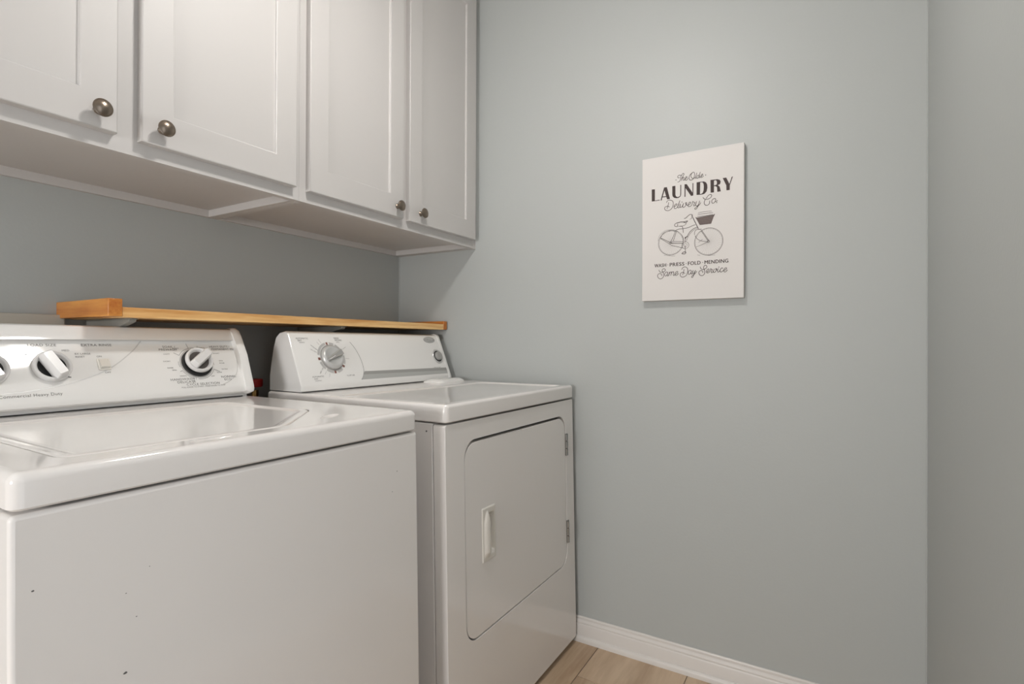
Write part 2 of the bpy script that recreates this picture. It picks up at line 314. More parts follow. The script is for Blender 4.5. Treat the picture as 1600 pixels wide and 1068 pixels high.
struct(MB().box(0, .1, -RW, 0, -.06, CH+.06).obj('wall_end', M['wall'], smooth=False))
struct(MB().box(-1.35, .12, -RW-.1, -RW, -.06, CH+.06).box(XL-.1, -2.30, -RW-.1, -RW, -.06, CH+.06).box(-2.30, -1.35, -RW-.1, -RW, 2.04, CH+.06).obj('wall_right', M['wall'], smooth=False))
# casing of the doorway the camera looks in from
struct(MB().box(-1.35, -1.285, -RW, -RW+.016, 0, 2.105).box(-2.365, -2.30, -RW, -RW+.016, 0, 2.105).box(-2.30, -1.35, -RW, -RW+.016, 2.04, 2.105).obj('trim_4', M['trim'], bevel=.003))
wl = MB().box(XL-.1, XL, -.62, 0, -.06, CH+.06).box(XL-.1, XL, -RW, -1.50, -.06, CH+.06).box(XL-.1, XL, -1.50, -.62, 2.04, CH+.06)
struct(wl.obj('wall_left', M['wall'], smooth=False))
struct(MB().box(XL-.1, .1, -RW-.1, .1, CH, CH+.08).obj('ceiling', M['ceil'], smooth=False))
# door casing of the opening behind the camera
struct(MB().box(XL, XL+.018, -.62, -.55, 0, 2.11).box(XL, XL+.018, -1.57, -1.50, 0, 2.11).box(XL, XL+.018, -1.50, -.62, 2.04, 2.11)
       .obj('trim_1', M['trim'], bevel=.003))
# caulk line in the far right corner
struct(MB().tube([(-.0015, -RW+.0015, .09), (-.0015, -RW+.0015, CH)], .0022, 6).obj('trim_2', M['wall']))
struct(MB().tube([(-.0015, -.0015, .95), (-.0015, -.0015, 1.46)], .0022, 6).obj('trim_3', M['wall']))
# baseboards: ogee board with a shoe strip at its foot
prof = [(0, .0835), (.0035, .0835), (.0065, .0805), (.007, .077), (.0062, .0735), (.0085, .0700), (.0115, .0672), (.0122, .0635), (.0105, .0612), (.0125, .0590), (.0135, .0565), (.0135, 0), (0, 0)]
shoe = [(.0135, .0205), (.0165, .0200), (.0205, .0170), (.0225, .0120), (.0230, .0), (.0135, 0)]
def base(name, p, q, nrm):
    p, q, nrm = Vector(p), Vector(q), Vector(nrm)
    mb = MB(); mb.loft([[e + nrm*a + Vector((0, 0, b)) for a, b in prof] for e in (p, q)])
    o = struct(mb.obj(name, M['trim'], ang=25))
    MB().loft([[e + nrm*a + Vector((0, 0, b)) for a, b in shoe] for e in (p, q)]).obj('shoe_molding', M['trim'], o, ang=40)
base('baseboard_end', (0, -RW, 0), (0, 0, 0), (-1, 0, 0))
base('baseboard_right', (-1.285, -RW, 0), (0, -RW, 0), (0, 1, 0))
base('baseboard_back', (XL, 0, 0), (0, 0, 0), (0, -1, 0))

# ceiling lamp (above the frame; gives the room its light)
lp = thing('ceiling_lamp', (LAMP_POS[0], LAMP_POS[1], CH), 'white glass bowl ceiling lamp under the ceiling in front of the wall cabinets', 'lamp')
fz = lambda a, b, h: (LAMP_POS[0]+a, LAMP_POS[1]+b, h)
MB().lathe([(.001, CH), (.10, CH), (.10, CH-.025), (.03, CH-.035), (.001, CH-.035)], fz).obj('canopy', M['nickel'], lp)
LZ = LAMP_POS[2]
MB().lathe([(.012, CH-.035), (.012, LZ+.03), (.001, LZ+.03)], fz).obj('stem', M['nickel'], lp)
MB().lathe([(.001, LZ+.03), (.088, LZ+.015), (.092, LZ), (.088, LZ-.006), (.082, LZ-.002), (.078, LZ+.004), (.001, LZ+.008)], fz, 40).obj('rim', M['nickel'], lp)
MB().lathe([(.08*math.sin(t*PI/24), LZ-.062*math.cos(t*PI/24)) if t else (.001, LZ-.062) for t in range(0, 13)], fz, 28).obj('glass_bowl', M['lampglass'], lp)

# ------------------------------------------------------------ wall cabinets
ZB, YF, YD = 1.4445, -0.4126, -0.4326
def knob(parent, x, z):
    fr = lambda a, b, h: (x+a, YD-h, z+b)
    mb = MB(); mb.lathe([(.001, -.0005), (.0085, -.0005), (.0085, .002), (.0060, .0045), (.0050, .010), (.0058, .014), (.0100, .0165), (.0150, .0175), (.0168, .0195), (.0168, .0215), (.0150, .0225), (.0146, .0222), (.0115, .0245), (.006, .0262), (.0012, .0268)], fr, 28)
    mb.obj('knob', M['nickel'], parent, ang=30)
def cab_door(parent, x0, x1, kx, z0=1.474, z1=2.453):
    sw, rw = .062, .070
    fr = lambda a, b, d: (a, d, b)
    o = plate('door', rpoly(rect(x0, x1, z0, z1), 0, 0), rpoly(rect(x0+sw, x1-sw, z0+rw, z1-rw), 0, 0), fr, YF, YD, M['cab'], parent, bevel=.0022, wo=1, wh=1.0, seg=2)
    # recessed panel with a small sloped sticking edge
    X0, X1, Z0, Z1 = x0+sw, x1-sw, z0+rw, z1-rw
    mb = MB(); yb = YD+.0078
    mb.loft([[(a, YD+.002, b) for a, b in rect(X0-.001, X1+.001, Z0-.001, Z1+.001)], [(a, YD+.0065, b) for a, b in rect(X0+.0003, X1-.0003, Z0+.0003, Z1-.0003)],
             [(a, yb, b) for a, b in rect(X0+.0018, X1-.0018, Z0+.0018, Z1-.0018)]], False, True)
    mb.obj('inset_panel', M['cab'], o, ang=15)
    knob(o, kx, z0+.034)
    return o
def cabinet(x0, x1, label, doors, seam=None):
    t = thing('wall_cabinet', ((x0+x1)/2, YF/2, ZB), label, 'cabinet', 'white shaker wall cabinets over the machines')
    zt = 2.50; th = .016
    MB().box(x0, x0+th, YF+.019, 0, ZB, zt).obj('side_panel', M['cab'], t, bevel=.0008, seg=1)
    MB().box(x1-th, x1, YF+.019, 0, ZB, zt).obj('side_panel', M['cab'], t, bevel=.0008, seg=1)
    MB().box(x0+th, x1-th, YF+.019, -.012, ZB+.021, ZB+.036).obj('bottom_panel', M['cab'], t, smooth=False)
    MB().box(x0+th, x1-th, -.012, 0, ZB, zt).obj('back_rail', M['cab'], t, smooth=False)
    MB().box(x0+th, x1-th, YF+.019, -.012, zt-.02, zt).obj('top_panel', M['cab'], t, smooth=False)
    f = MB()
    xs = [d[0] for d in doors] + [d[1] for d in doors]; sl = min(xs)+.012; sr = max(xs)-.012
    f.box(x0+.0001, sl, YF, YF+.019, ZB, zt).box(sr, x1-.0001, YF, YF+.019, ZB, zt)
    m0, m1 = doors[0][1]-.012, doors[1][0]+.012
    f.box(m0, m1, YF, YF+.019, ZB, zt)
    f.box(sl, m0, YF, YF+.019, ZB, 1.487).box(m1, sr, YF, YF+.019, ZB, 1.487).box(sl, m0, YF, YF+.019, 2.44, zt).box(m1, sr, YF, YF+.019, 2.44, zt)
    f.obj('face_frame', M['cab'], t, smooth=False)
    for a, b, k in doors: cab_door(t, a, b, k)
    return t
cabinet(-1.687, -0.8382, 'white two-door wall cabinet over the washing machine, on the left', [(-1.645, -1.272, -1.305), (-1.229, -0.859, -1.191)])
c2 = cabinet(-0.8380, -0.018, 'white two-door wall cabinet over the dryer, against the corner', [(-0.817, -0.447, -0.478), (-0.417, -0.030, -0.363)])
MB().box(-.0172, 0, YF-.0006, YF+.018, ZB-.001, 2.50).obj('filler_strip', M['cab'], c2, bevel=.001, seg=1)
MB().box(-.0180, 0, YF+.018, 0, ZB, ZB+.012).obj('filler_strip', M['cab'], c2, smooth=False)
# screw head under the right cabinet
MB().lathe([(.001, 0), (.0022, 0), (.0022, -.001), (.001, -.0012)], lambda a, b, h: (-.030+a, -.022+b, ZB+.0208+h), 10).obj('screw', M['chrome'], c2)

# ------------------------------------------------------------ shelf
sh = thing('wall_shelf', (-.6, 0, 1.128), 'long narrow oiled pine wall shelf with end pieces, behind the machines', 'shelf')
MB().box(-1.194, -.028, -.2720, 0, 1.1175, 1.1405).obj('shelf_board', M['pine'], sh, bevel=.0012, seg=2)
MB().box(-1.2225, -1.194, -.2735, 0, 1.1185, 1.1590).obj('end_piece', M['pine_y'], sh, bevel=.0020, seg=2)
MB().box(-.0280, -.0060, -.2735, 0, 1.1180, 1.1530).obj('end_piece', M['pine_y'], sh, bevel=.0020, seg=2)
for bx in (-1.155, -.52):
    mb = MB()
    # stamped bracket: top arm, wall leg and a curved web
    mb.box(bx-.010, bx+.010, -.235, -.002, 1.1150, 1.1174).box(bx-.010, bx+.010, -.0045, -.002, .935, 1.1150)
    q = [(-.0045, 1.115), (-.232, 1.115), (-.228, 1.109), (-.19, 1.100), (-.12, 1.082), (-.06, 1.045), (-.025, .995), (-.010, .945), (-.0045, .937)]
    mb.loft([[(bx-.008, a, b) for a, b in q], [(bx+.008, a, b) for a, b in q]])
    o = mb.obj('bracket', M['bracket'], sh, bevel=.001, seg=1)

# beige cover panel on the wall behind the washer
cp_ = thing('cover_panel', (-1.50, 0, 1.0), 'beige plastic cover panel with rounded corners on the wall behind the washer', 'panel')
fr = lambda a, b, d: (a, d, b)
plate('panel_face', rpoly(rect(-1.80, -1.211, .82, 1.1275), .010, 5), None, fr, -.001, -.022, M['beige'], cp_, bevel=.003, wo=1, seg=3)
MB().box(-1.79, -1.2165, -.006, 0, .83, 1.1225).obj('backing', M['dark'], cp_)

# ------------------------------------------------------------ water valve between the machines
vx, vz = -.742, .925
v = thing('water_valve', (vx, 0, vz-.05), 'red-handled water valve with black hose on the wall between the two machines', 'valve')
MB().tube([(vx, 0, vz-.052), (vx, -.055, vz-.052)], .011, 12).tube([(vx, -.055, vz-.052), (vx, -.090, vz-.052)], .016, 12).tube([(vx, -.078, vz-.052), (vx, -.078, vz-.014)], .010, 12).obj('valve_body', M['brass'], v, ang=50)
MB().lathe([(.001, -.014), (.021, -.014), (.023, -.010), (.023, .008), (.021, .011), (.001, .012)], lambda a, b, h: (vx+a, -.078+b, vz+.010+h), 14).obj('handle', M['red'], v)
MB().tube([(vx, -.090, vz-.052), (vx-.01, -.118, vz-.058), (vx-.02, -.125, vz-.1), (vx-.03, -.12, vz-.3), (vx-.05, -.12, .15)], .012, 10).obj('hose', M['rubber'], v)
MB().tube([(vx+.052, 0, vz-.055), (vx+.052, -.06, vz-.055), (vx+.052, -.085, vz-.075), (vx+.05, -.09, .3)], .013, 10).obj('added_dark_hose', M['rubber'], v)  # added black hose, fills in the shaded dark between the machines

# ------------------------------------------------------------ machines
FL = .0225                                   # the fronts flare slightly outwards towards the floor
def frontfr(y0, top=.868): return lambda a, b, d: (a, y0 + d - FL*(top-b), b)

def feet(t, x0, x1, y0, y1):
    for fx in (x0+.05, x1-.05):
        for fy in (y0+.07, y1-.05):
            MB().lathe([(.001, .0), (.022, .0), (.022, .008), (.009, .010), (.009, .030), (.001, .030)], lambda a, b, h: (fx+a, fy+b, h), 14).obj('foot', M['rubber'], t)

def deck_loops(x0, x1, y0, y1, z0, z1, r=.012, pr=.014):
    L = []; R0 = rect(x0, x1, y0, y1)
    L.append([(a, b, z0) for a, b in rpoly(inset(R0, .004), pr-.004, 5)])
    L.append([(a, b, z0+.003) for a, b in rpoly(R0, pr, 5)])
    for i in range(0, 7):
        t = i/6*PI/2; L.append([(a, b, z1-r+r*math.sin(t)) for a, b in rpoly(inset(R0, r*(1-math.cos(t))), max(.003, pr-r*(1-math.cos(t))), 5)])
    return L

# console surfaces: h runs up the face, d stands off it
def face(P0, P1):
    e = (Vector((0,)+P1) - Vector((0,)+P0)).normalized(); n = Vector((0, -e.z, e.y)); n = n if n.y < 0 else -n
    P = Vector((0,)+P0)
    return lambda x, z, d=0.0: tuple(Vector((x, 0, 0)) + P + e*((z-P.z)/e.z) + n*d)   # addressed by x and world height z

def grip_knob(t, cx, cz, fc, r, ang, hollow, lift=0.0, dark_ring=False, label=None):
    """round knob with a raised bar across a hollow cup. Drawn in the true plane of the console."""
    k = .8985                                 # height change per unit along the face
    fr = lambda a, b, h: fc(cx+a, cz+b*k, h)
    mb = MB()
    rr = r
    prof = [(.001, lift), (rr*.97, lift), (rr, lift+.002), (rr, lift+.0085), (rr*.97, lift+.0115), (rr*.92, lift+.0125), (rr*.83, lift+.0115), (rr*.80, lift+.010), (rr*.72, lift+.0045)]
    loops = [[fr(a*math.cos(2*PI*i/40), a*math.sin(2*PI*i/40), h) for i in range(40)] for a, h in prof]
    mb.loft(loops, True, False, True, 0)
    o = mb.obj('knob', M['plastic'], t, ang=40)
    if label: o['label'] = label
    MB().lathe([(.001, lift+.0046), (rr*.725, lift+.0046)], fr, 40).obj('shaded_knob_hollow', M['hollow'] if hollow else M['dark'], o)  # cup floor coloured dark, the hollow's shade put into the colour
    c, s = math.cos(ang), math.sin(ang)
    def fb(a, b, h): return fr(a*c-b*s, a*s+b*c, h)
    L, W = rr*.93, rr*.33
    mb = MB()
    mb.loft([[fb(a, b, lift+.003) for a, b in rpoly(rect(-L*.98, L*.98, -W*1.12, W*1.12), W*.5, 3)],
             [fb(a, b, lift+.0235) for a, b in rpoly(rect(-L*.90, L*.96, -W*.92, W*.92), W*.25, 3)],
             [fb(a, b, lift+.0275) for a, b in rpoly(rect(-L*.82, L*.86, -W*.72, W*.72), W*.25, 3)]])
    mb.obj('grip', M['plastic'], o, ang=40)
    return o

# ===== washing machine
X0, X1, Y0 = -1.551, -0.865, -0.855
wm = thing('washing_machine', ((X0+X1)/2, -.51, 0), 'white top-loading washing machine with two-knob control console, at the left', 'washing machine')
mb = MB(); mb.loft([[(x, (Y0+.0400+FL*(z-.868)) if y else -.170, z) for x, y in ((X0+.0015, 1), (X1-.0015, 1), (X1-.0015, 0), (X0+.0015, 0))] for z in (.03, .866)])
mb.obj('cabinet', M['enamel'], wm, bevel=.003)
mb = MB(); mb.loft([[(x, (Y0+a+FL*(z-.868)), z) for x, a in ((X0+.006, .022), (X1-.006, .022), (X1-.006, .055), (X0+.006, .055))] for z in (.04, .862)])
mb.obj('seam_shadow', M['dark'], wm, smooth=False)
plate('front_panel', rpoly(rect(X0, X1, .012, .8645), .006, 3), None, frontfr(Y0), .036, 0, M['enamel'], wm, bevel=.011, wo=1, seg=5)
feet(wm, X0, X1, Y0, -.17)
# deck
lidp = [(-1.486, -.800), (-1.165, -.812), (-.990, -.655), (-.990, -.335), (-1.486, -.335)]
lidr = [.022, .05, .06, .03, .03]
DZ = .9125
mb = MB(); dl = deck_loops(X0, X1, Y0-.0015, -.168, .8685, DZ); mb.loft(dl, True, False)
topo = [(p[0], p[1]) for p in dl[-1]]
hole = rpoly(inset(lidp, -.0015), lidr, 6)
# small finger recess in the rim and the bleach cup, as shallow hollows
def oval(cx, cy, rx, ry, n=24, rot=0): return [(cx+rx*math.cos(2*PI*i/n)*math.cos(rot)-ry*math.sin(2*PI*i/n)*math.sin(rot), cy+rx*math.cos(2*PI*i/n)*math.sin(rot)+ry*math.sin(2*PI*i/n)*math.cos(rot)) for i in range(n)]
holes = [hole, oval(-1.305, -.8235, .034, .0085), oval(-1.035, -.772, .036, .013, rot=.5)]
mb.flat([topo]+holes, lambda a, b: (a, b, DZ))
mb.loft([[(a, b, DZ) for a, b in hole], [(a, b, DZ-.012) for a, b in hole]], False, True)
for cx, cy, rx, ry, rot, dp in ((-1.305, -.8235, .034, .0085, 0, .004), (-1.035, -.772, .036, .013, .5, .005)):
    mb.loft([[(a, b, DZ-dp*q) for a, b in oval(cx, cy, rx*f, ry*f, rot=rot)] for f, q in ((1, 0), (.92, .3), (.75, .75), (.45, 1))], False, True)
mb.obj('deck', M['enamel'], wm, ang=28)
# lid with a dished middle
mb = MB(); lz = DZ+.0012; L = []
for d, z in ((.0005, DZ-.009), (.0005, lz-.0035), (.0012, lz-.0015), (.003, lz-.0003), (.005, lz), (.014, lz), (.017, lz-.0006), (.021, lz-.0026), (.025, lz-.0040), (.030, lz-.0045)):
    rr = [max(.006, q-d*.6) for q in lidr]; L.append([(a, b, z) for a, b in rpoly(inset(lidp, d), rr, 6)])
mb.loft(L); lid = mb.obj('lid', M['enamel'], wm, ang=28)
# console
cs = [(-.150, .912), (-.247, .912), (-.247, .9235), (-.262, .9245), (-.2675, .9285), (-.2680, .9340), (-.2665, .9410), (-.2640, .9470), (-.1985, 1.0660),
      (-.2110, 1.0665), (-.2000, 1.0890), (-.1935, 1.0955), (-.1850, 1.0985), (-.1650, 1.0985), (-.1560, 1.092), (-.150, 1.07)]
mb = MB(); mb.loft([[(x, a, b) for a, b in cs] for x in (X0+.014, -.8885)])
con = mb.obj('console', M['console'], wm, ang=25)
cap = [(-.152, .918), (-.2500, .918), (-.262, .9205), (-.2745, .9260), (-.2765, .9330), (-.2745, .9420), (-.2680, .9600), (-.2420, 1.0300), (-.2140, 1.0800), (-.2030, 1.0945), (-.1900, 1.1015), (-.1640, 1.1020), (-.1520, 1.094)]
def endcap(x0, x1, xin, pts):
    mb = MB(); C = Vector((sum(p[0] for p in pts)/len(pts), sum(p[1] for p in pts)/len(pts)))
    def sc(f): return [(C.x+(a-C.x)*f, C.y+(b-C.y)*f) for a, b in pts]
    seq = [(xin, sc(.93)), (x0, sc(.985)), (x0+(x1-x0)*.25, sc(1.0)), (x0+(x1-x0)*.7, sc(1.0)), (x0+(x1-x0)*.92, sc(.985)), (x1, sc(.955))]
    mb.loft([[(x, a, b) for a, b in q] for x, q in seq])
    return mb
endcap(-.8870, -.8735, -.8965, cap).obj('end_cap', M['console'], con, ang=45)
endcap(X0+.0220, X0+.0085, X0+.0315, cap).obj('end_cap', M['console'], con, ang=45)
MB().box(-.8905, -.879, -.2475, -.16, .9125, .920).obj('end_foot', M['console'], con)
fw = face((-.2640, .9470), (-.1985, 1.0660))
g1 = grip_knob(wm, -1.3075, 1.0070, fw, .0340, math.radians(-66), False)
g0 = grip_knob(wm, -1.4090, 1.0050, fw, .0340, math.radians(-66), False)
# cycle dial: dark ring, pale scale ring, knob standing off it
kf = .8985
frd = lambda a, b, h: fw(-1.0075+a, 1.0065+b*kf, h)
MB().lathe([(.001, .0008), (.0410, .0008), (.0410, .0014), (.001, .0014)], frd, 40).obj('dial_ring', M['cprint2'], wm)
MB().lathe([(.001, .0012), (.0375, .0012), (.0375, .0050), (.001, .0050)], frd, 40).obj('dial_shadow_ring', M['dark'], wm)
grip_knob(wm, -1.0065, 1.0085, fw, .0335, math.radians(38), True, lift=.009)
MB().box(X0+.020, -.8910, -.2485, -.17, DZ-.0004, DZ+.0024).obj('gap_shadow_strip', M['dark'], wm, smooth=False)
# rinse switch
sf = lambda a, b, d: fw(a, b, d)
plate('rinse_switch', rpoly(rect(-1.2245, -1.1995, .9975, 1.0230), .002, 2), None, sf, -.001, .0022, M['cream'], wm, bevel=.001, wo=1, seg=2)
mb = MB(); mb.loft([[fw(a, b, h) for a, b, h in ((-1.2215, 1.0005, .0024), (-1.2025, 1.0005, .0024), (-1.2025, 1.0205, .0024), (-1.2215, 1.0205, .0024))],
                   [fw(a, b, h) for a, b, h in ((-1.2200, 1.0025, .0085), (-1.2040, 1.0025, .0085), (-1.2040, 1.0195, .0030), (-1.2200, 1.0195, .0030))]])
mb.obj('rocker', M['cream'], wm, ang=20)
# print on the washer console
mb = MB(); P = lambda x, z: fw(x, z, .0004); P2 = lambda x, z: fw(x, z, .0003)
T = lambda s, x, z, h=.0048, al='CENTER', sx=1.25, k=0: text(mb, s, x, z, h, P, k, sx, al)
T('LOAD SIZE', -1.3155, 1.0515, .0052); T('EXTRA RINSE', -1.2175, 1.0515, .0052); T('TEMPERATURE', -1.4180, 1.0515, .0052)
T('MINI', -1.360, 1.033, .0036); T('SMALL', -1.343, 1.0405, .0034); T('MED', -1.277, 1.0405, .0036); T('EX LARGE', -1.262, 1.033, .0034, 'LEFT'); T('RESET', -1.262, 1.0265, .0034, 'LEFT')
T('COLD/COLD', -1.373, 1.033, .0034); T('ON', -1.2175, 1.0265, .0034); T('OFF', -1.2080, .9905, .0036)
T('Commercial Heavy Duty', -1.3990, .9500, .0058, 'LEFT', 1.1)
T('SOAK /', -1.0640, 1.0470, .0050); T('PREWASH', -1.0680, 1.0400, .0050)
T('HEAVY DUTY /', -.9620, 1.0470, .0050, 'LEFT', 1.1); T('PERMANENT PRESS', -.9580, 1.0400, .0050, 'LEFT', 1.1)
T('HANDWASH /', -1.0500, .9660, .0052); T('DELICATE', -1.0450, .9590, .0052)
T('NORMAL', -.9340, .9670, .0052); T('ECO', -.9380, .9600, .0052)
T('CYCLE SELECTION', -1.0050, .9520, .0054, 'CENTER', 1.2); T('PULL KNOB TO START - PUSH KNOB TO STOP', -1.0050, .9470, .0031, 'CENTER', 1.1)
for s, x, z in (('HEAVY', -1.049, 1.044), ('15', -.994, 1.048), ('LIGHT', -1.074, 1.030), ('SHORT', -1.078, 1.012), ('RINSE', -1.074, .996), ('SPIN', -1.066, .990), ('DRAIN', -1.049, .975), ('NORMAL', -.985, 1.0455), ('SHORT', -.948, 1.030), ('SPIN', -.942, 1.010), ('RINSE', -.941, 1.004), ('EXTRA', -.938, .988), ('SOAK', -.955, .980), ('OFF', -.975, .971)):
    T(s, x, z, .0028)
cc = lambda r, a0, a1, n=14: [(-1.0075+r*math.cos(math.radians(a0+(a1-a0)*i/n)), 1.0065+r*kf*math.sin(math.radians(a0+(a1-a0)*i/n))) for i in range(n+1)]
for a0, a1 in ((100, 148), (172, 192), (205, 250), (262, 335), (-8, 22), (60, 98)):
    ribbon(mb, cc(.0440, a0, a1), .0007, P, 0, False)
for a, r0, r1 in ((103, .044, .058), (148, .044, .058), (248, .044, .060), (335, .044, .060), (205, .044, .050), (22, .040, .047)):
    ribbon(mb, [(-1.0075+r*math.cos(math.radians(a)), 1.0065+r*kf*math.sin(math.radians(a))) for r in (r0, r1)], .0008, P, 0, False)
ribbon(mb, [(-1.357, 1.0275), (-1.352, 1.0275)], .0022, P, 0, False); ribbon(mb, [(-1.347, 1.0350), (-1.343, 1.0345)], .0020, P, 0, False)
ribbon(mb, [(-1.282, .986), (-1.278, .985)], .0022, P, 0, False)
tag(mb.obj('console_print', M['cprint'], wm, smooth=False), kind='stuff')
mb = MB()
ribbon(mb, [(-1.535, .9575), (-1.46, .9560), (-1.394, .9580), (-1.335, .9630), (-1.268, .9760), (-1.204, 1.000), (-1.151, 1.037), (-1.125, 1.0630)], .0022, P2)
ribbon(mb, [(-.8960, 1.013), (-.902, .990), (-.913, .972), (-.935, .9575), (-.955, .9500)], .0016, P2)
mb.obj('console_trim_lines', M['softline'], wm, smooth=False)
# chips in the washer's paint
ff = frontfr(Y0)
for cx, cz, r in ((-1.448, .575, .0028), (-1.437, .633, .0020), (-1.436, .735, .0008), (-1.424, .700, .0008), (-1.408, .760, .0006), (-1.530, .775, .0014), (-.930, .790, .0012), (-.9450, .7500, .0010)):
    n = 7; mb = MB(); mb.loft([[ff(cx+r*(1+.5*random.random())*math.cos(2*PI*i/n+.5), cz+r*.6*(1+.6*random.random())*math.sin(2*PI*i/n+.5), -.0002) for i in range(n)]], False, True)
    mb.obj('paint_chip', M['cprint'], wm, smooth=False)

# ===== dryer
X0, X1 = -.7640, -.0270
dr = thing('clothes_dryer', ((X0+X1)/2, -.51, 0), 'white front-door clothes dryer with rounded console, in the corner by the wall', 'dryer')
mb = MB(); mb.loft([[(x, (Y0+.0400+FL*(z-.868)) if y else -.170, z) for x, y in ((X0+.0015, 1), (X1-.0015, 1), (X1-.0015, 0), (X0+.0015, 0))] for z in (.03, .866)])
mb.obj('cabinet', M['enamel'], dr, bevel=.003)
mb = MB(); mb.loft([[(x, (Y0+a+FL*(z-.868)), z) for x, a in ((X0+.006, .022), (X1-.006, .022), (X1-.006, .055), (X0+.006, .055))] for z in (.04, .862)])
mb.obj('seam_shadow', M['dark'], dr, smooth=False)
dh = rpoly(rect(-.6885, -.0880, .3000, .8140), [.050, .050, .055, .048], 7)
plate('front_panel', rpoly(rect(X0, X1, .022, .8640), .006, 3), dh, frontfr(Y0), .036, 0, M['enamel'], dr, bevel=.012, wo=1, wh=.45, seg=5)
feet(dr, X0, X1, Y0, -.17)
hx0, hx1, hz0, hz1 = -.6125, -.5485, .4820, .6255
door = plate('door', rpoly(rect(-.6845, -.0915, .3035, .8060), [.047, .047, .052, .045], 7), rpoly(rect(hx0+.003, hx1-.003, hz0+.003, hz1-.003), .004, 3), frontfr(Y0), .020, .0010, M['enamel'], dr, bevel=.004, wo=1, wh=.1, seg=3)
# handle plate: rim, a leaf-shaped ridge to pull and a finger pocket beside it
ff = frontfr(Y0); NX, NZ = 34, 64; vs = []; fs = []
for j in range(NZ+1):
    for i in range(NX+1):
        a, b = i/NX, j/NZ; x = hx0+(hx1-hx0)*a; z = hz0+(hz1-hz0)*b
        ex = min(a, 1-a)*(hx1-hx0); ez = min(b, 1-b)*(hz1-hz0); e = min(ex, ez)
        h = .0030*min(1, e/.0015)
        # pocket on the right
        px = (a-.66)/.22; pz = (b-.50)/.40; q = max(abs(px), abs(pz)); s = max(0, min(1, (1-q)/.25)); s = s*s*(3-2*s)
        h -= .013*s
        # ridge on the left, pointed at the top
        wdt = .24*(1 if b < .72 else max(0, (.93-b)/.21)**.6) if b < .93 else 0
        if wdt > 0 and .06 < b:
            rx = (a-.34)/wdt
            if abs(rx) < 1: h += .0085*(1-rx*rx)**.6*min(1, (b-.06)/.12)*(min(1, (.93-b)/.25))**.5
        vs.append(ff(x, z, .0010-h)); 
for j in range(NZ):
    for i in range(NX):
        n = NX+1; fs.append((j*n+i, j*n+i+1, (j+1)*n+i+1, (j+1)*n+i))
build('handle', vs, fs, M['handle'], door, ang=60)
# hinges
for z0, z1 in ((.673, .748), (.372, .448)):
    mb = MB(); hx = -.0885
    for i in range(3):
        a = z0+(z1-z0)*i/3+.0012; b = z0+(z1-z0)*(i+1)/3-.0012
        mb.tube([ff(hx, a, -.0035), ff(hx, b, -.0035)], .0045, 10, 0)
    mb.tube([ff(hx, z0, -.0035), ff(hx, z1, -.0035)], .0025, 8, 1)
    mb.box(hx-.004, hx+.010, Y0-.0025-FL*(.868-(z0+z1)/2), Y0+.006, z0, z1, 0)
    o = mb.obj('hinge', M['chrome'], dr, mats=[M['chrome'], M['dark']], midx=mb.k, ang=40)
# screw spot on the side
MB().lathe([(.0005, -.001), (.0022, -.001), (.0022, .001), (.0005, .001)], lambda a, b, h: (X0+.0015-h, -.797+a, .846+b), 10).obj('screw', M['cprint'], dr)
# deck with a raised rim
depr = [(-.7350, -.8300), (-.0560, -.8300), (-.0800, -.4900), (-.30, -.4990), (-.7350, -.4500)]
mb = MB(); dl = deck_loops(X0-.001, X1+.001, Y0-.004, -.168, .8690, DZ+.0010, r=.009); mb.loft(dl, True, False)
dt = DZ+.0010; dp = rpoly(depr, [.02, .02, .03, .05, .02], 6)
mb.flat([[(p[0], p[1]) for p in dl[-1]], dp], lambda a, b: (a, b, dt))
L = []
for d, z in ((0, 0), (.003, -.0005), (.007, -.0025), (.011, -.0040), (.016, -.0045)):
    L.append([(a, b, dt+z) for a, b in rpoly(inset(depr, d), [.02, .02, .03, .05, .02], 6)])
mb.loft(L, False, True)
mb.obj('deck', M['enamel'], dr, ang=28)
# lint screen cover
mb = MB(); L = []
lp_ = [(-.205, -.405), (-.048, -.405), (-.045, -.320), (-.235, -.320)]
for d, z in ((0, 0), (.001, .003), (.008, .0085), (.014, .0120), (.020, .0130)):
    L.append([(a, b, dt-.0002+z) for a, b in rpoly(inset(lp_, d), .022, 6)])
mb.loft(L); mb.obj('lint_screen_cover', M['console'], dr, ang=40)
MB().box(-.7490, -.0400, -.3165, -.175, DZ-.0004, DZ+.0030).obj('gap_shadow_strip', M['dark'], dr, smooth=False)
# console
CP = [(-.169, .9145), (-.3130, .9145), (-.3185, .9180), (-.3200, .9290), (-.3160, .9390), (-.2560, 1.0860), (-.2500, 1.0930), (-.2400, 1.0965), (-.2150, 1.0930), (-.1990, 1.0800), (-.1870, 1.0500), (-.1760, 1.0000), (-.1690, .9600)]
def scaled(f): 
    cx, cz = -.235, .99; return [(cx+(a-cx)*f, max(.9145, cz+(b-cz)*f)) for a, b in CP]
mb = MB(); mb.loft([[(x, a, b) for a, b in scaled(f)] for x, f in ((-.7540, .965), (-.7520, .985), (-.7470, 1.0), (-.0530, 1.0))])
dc = mb.obj('console', M['console'], dr, ang=30)
mb = MB(); mb.loft([[(x, a, b) for a, b in scaled(f)] for x, f in ((-.0525, 1.0), (-.0520, 1.03), (-.0420, 1.035), (-.0385, 1.02), (-.0370, .98))])
mb.obj('end_cap', M['console'], dc, ang=35)
fd = face((-.3160, .9390), (-.2560, 1.0860)); kd = .9258
mb = MB(); S = lambda x, z: fd(x, z, .0005)
xb = lambda z: -.494 - .62*max(0, (.985-z))**1.0*0.9 if z < .985 else -.494
edge = [(-.4955, .968), (-.500, .960), (-.508, .950), (-.517, .9405)]
mb.flat([[(-.4950, .9665), (-.0540, .9630), (-.0540, .9520), (-.5040, .9560)]], S, 1)
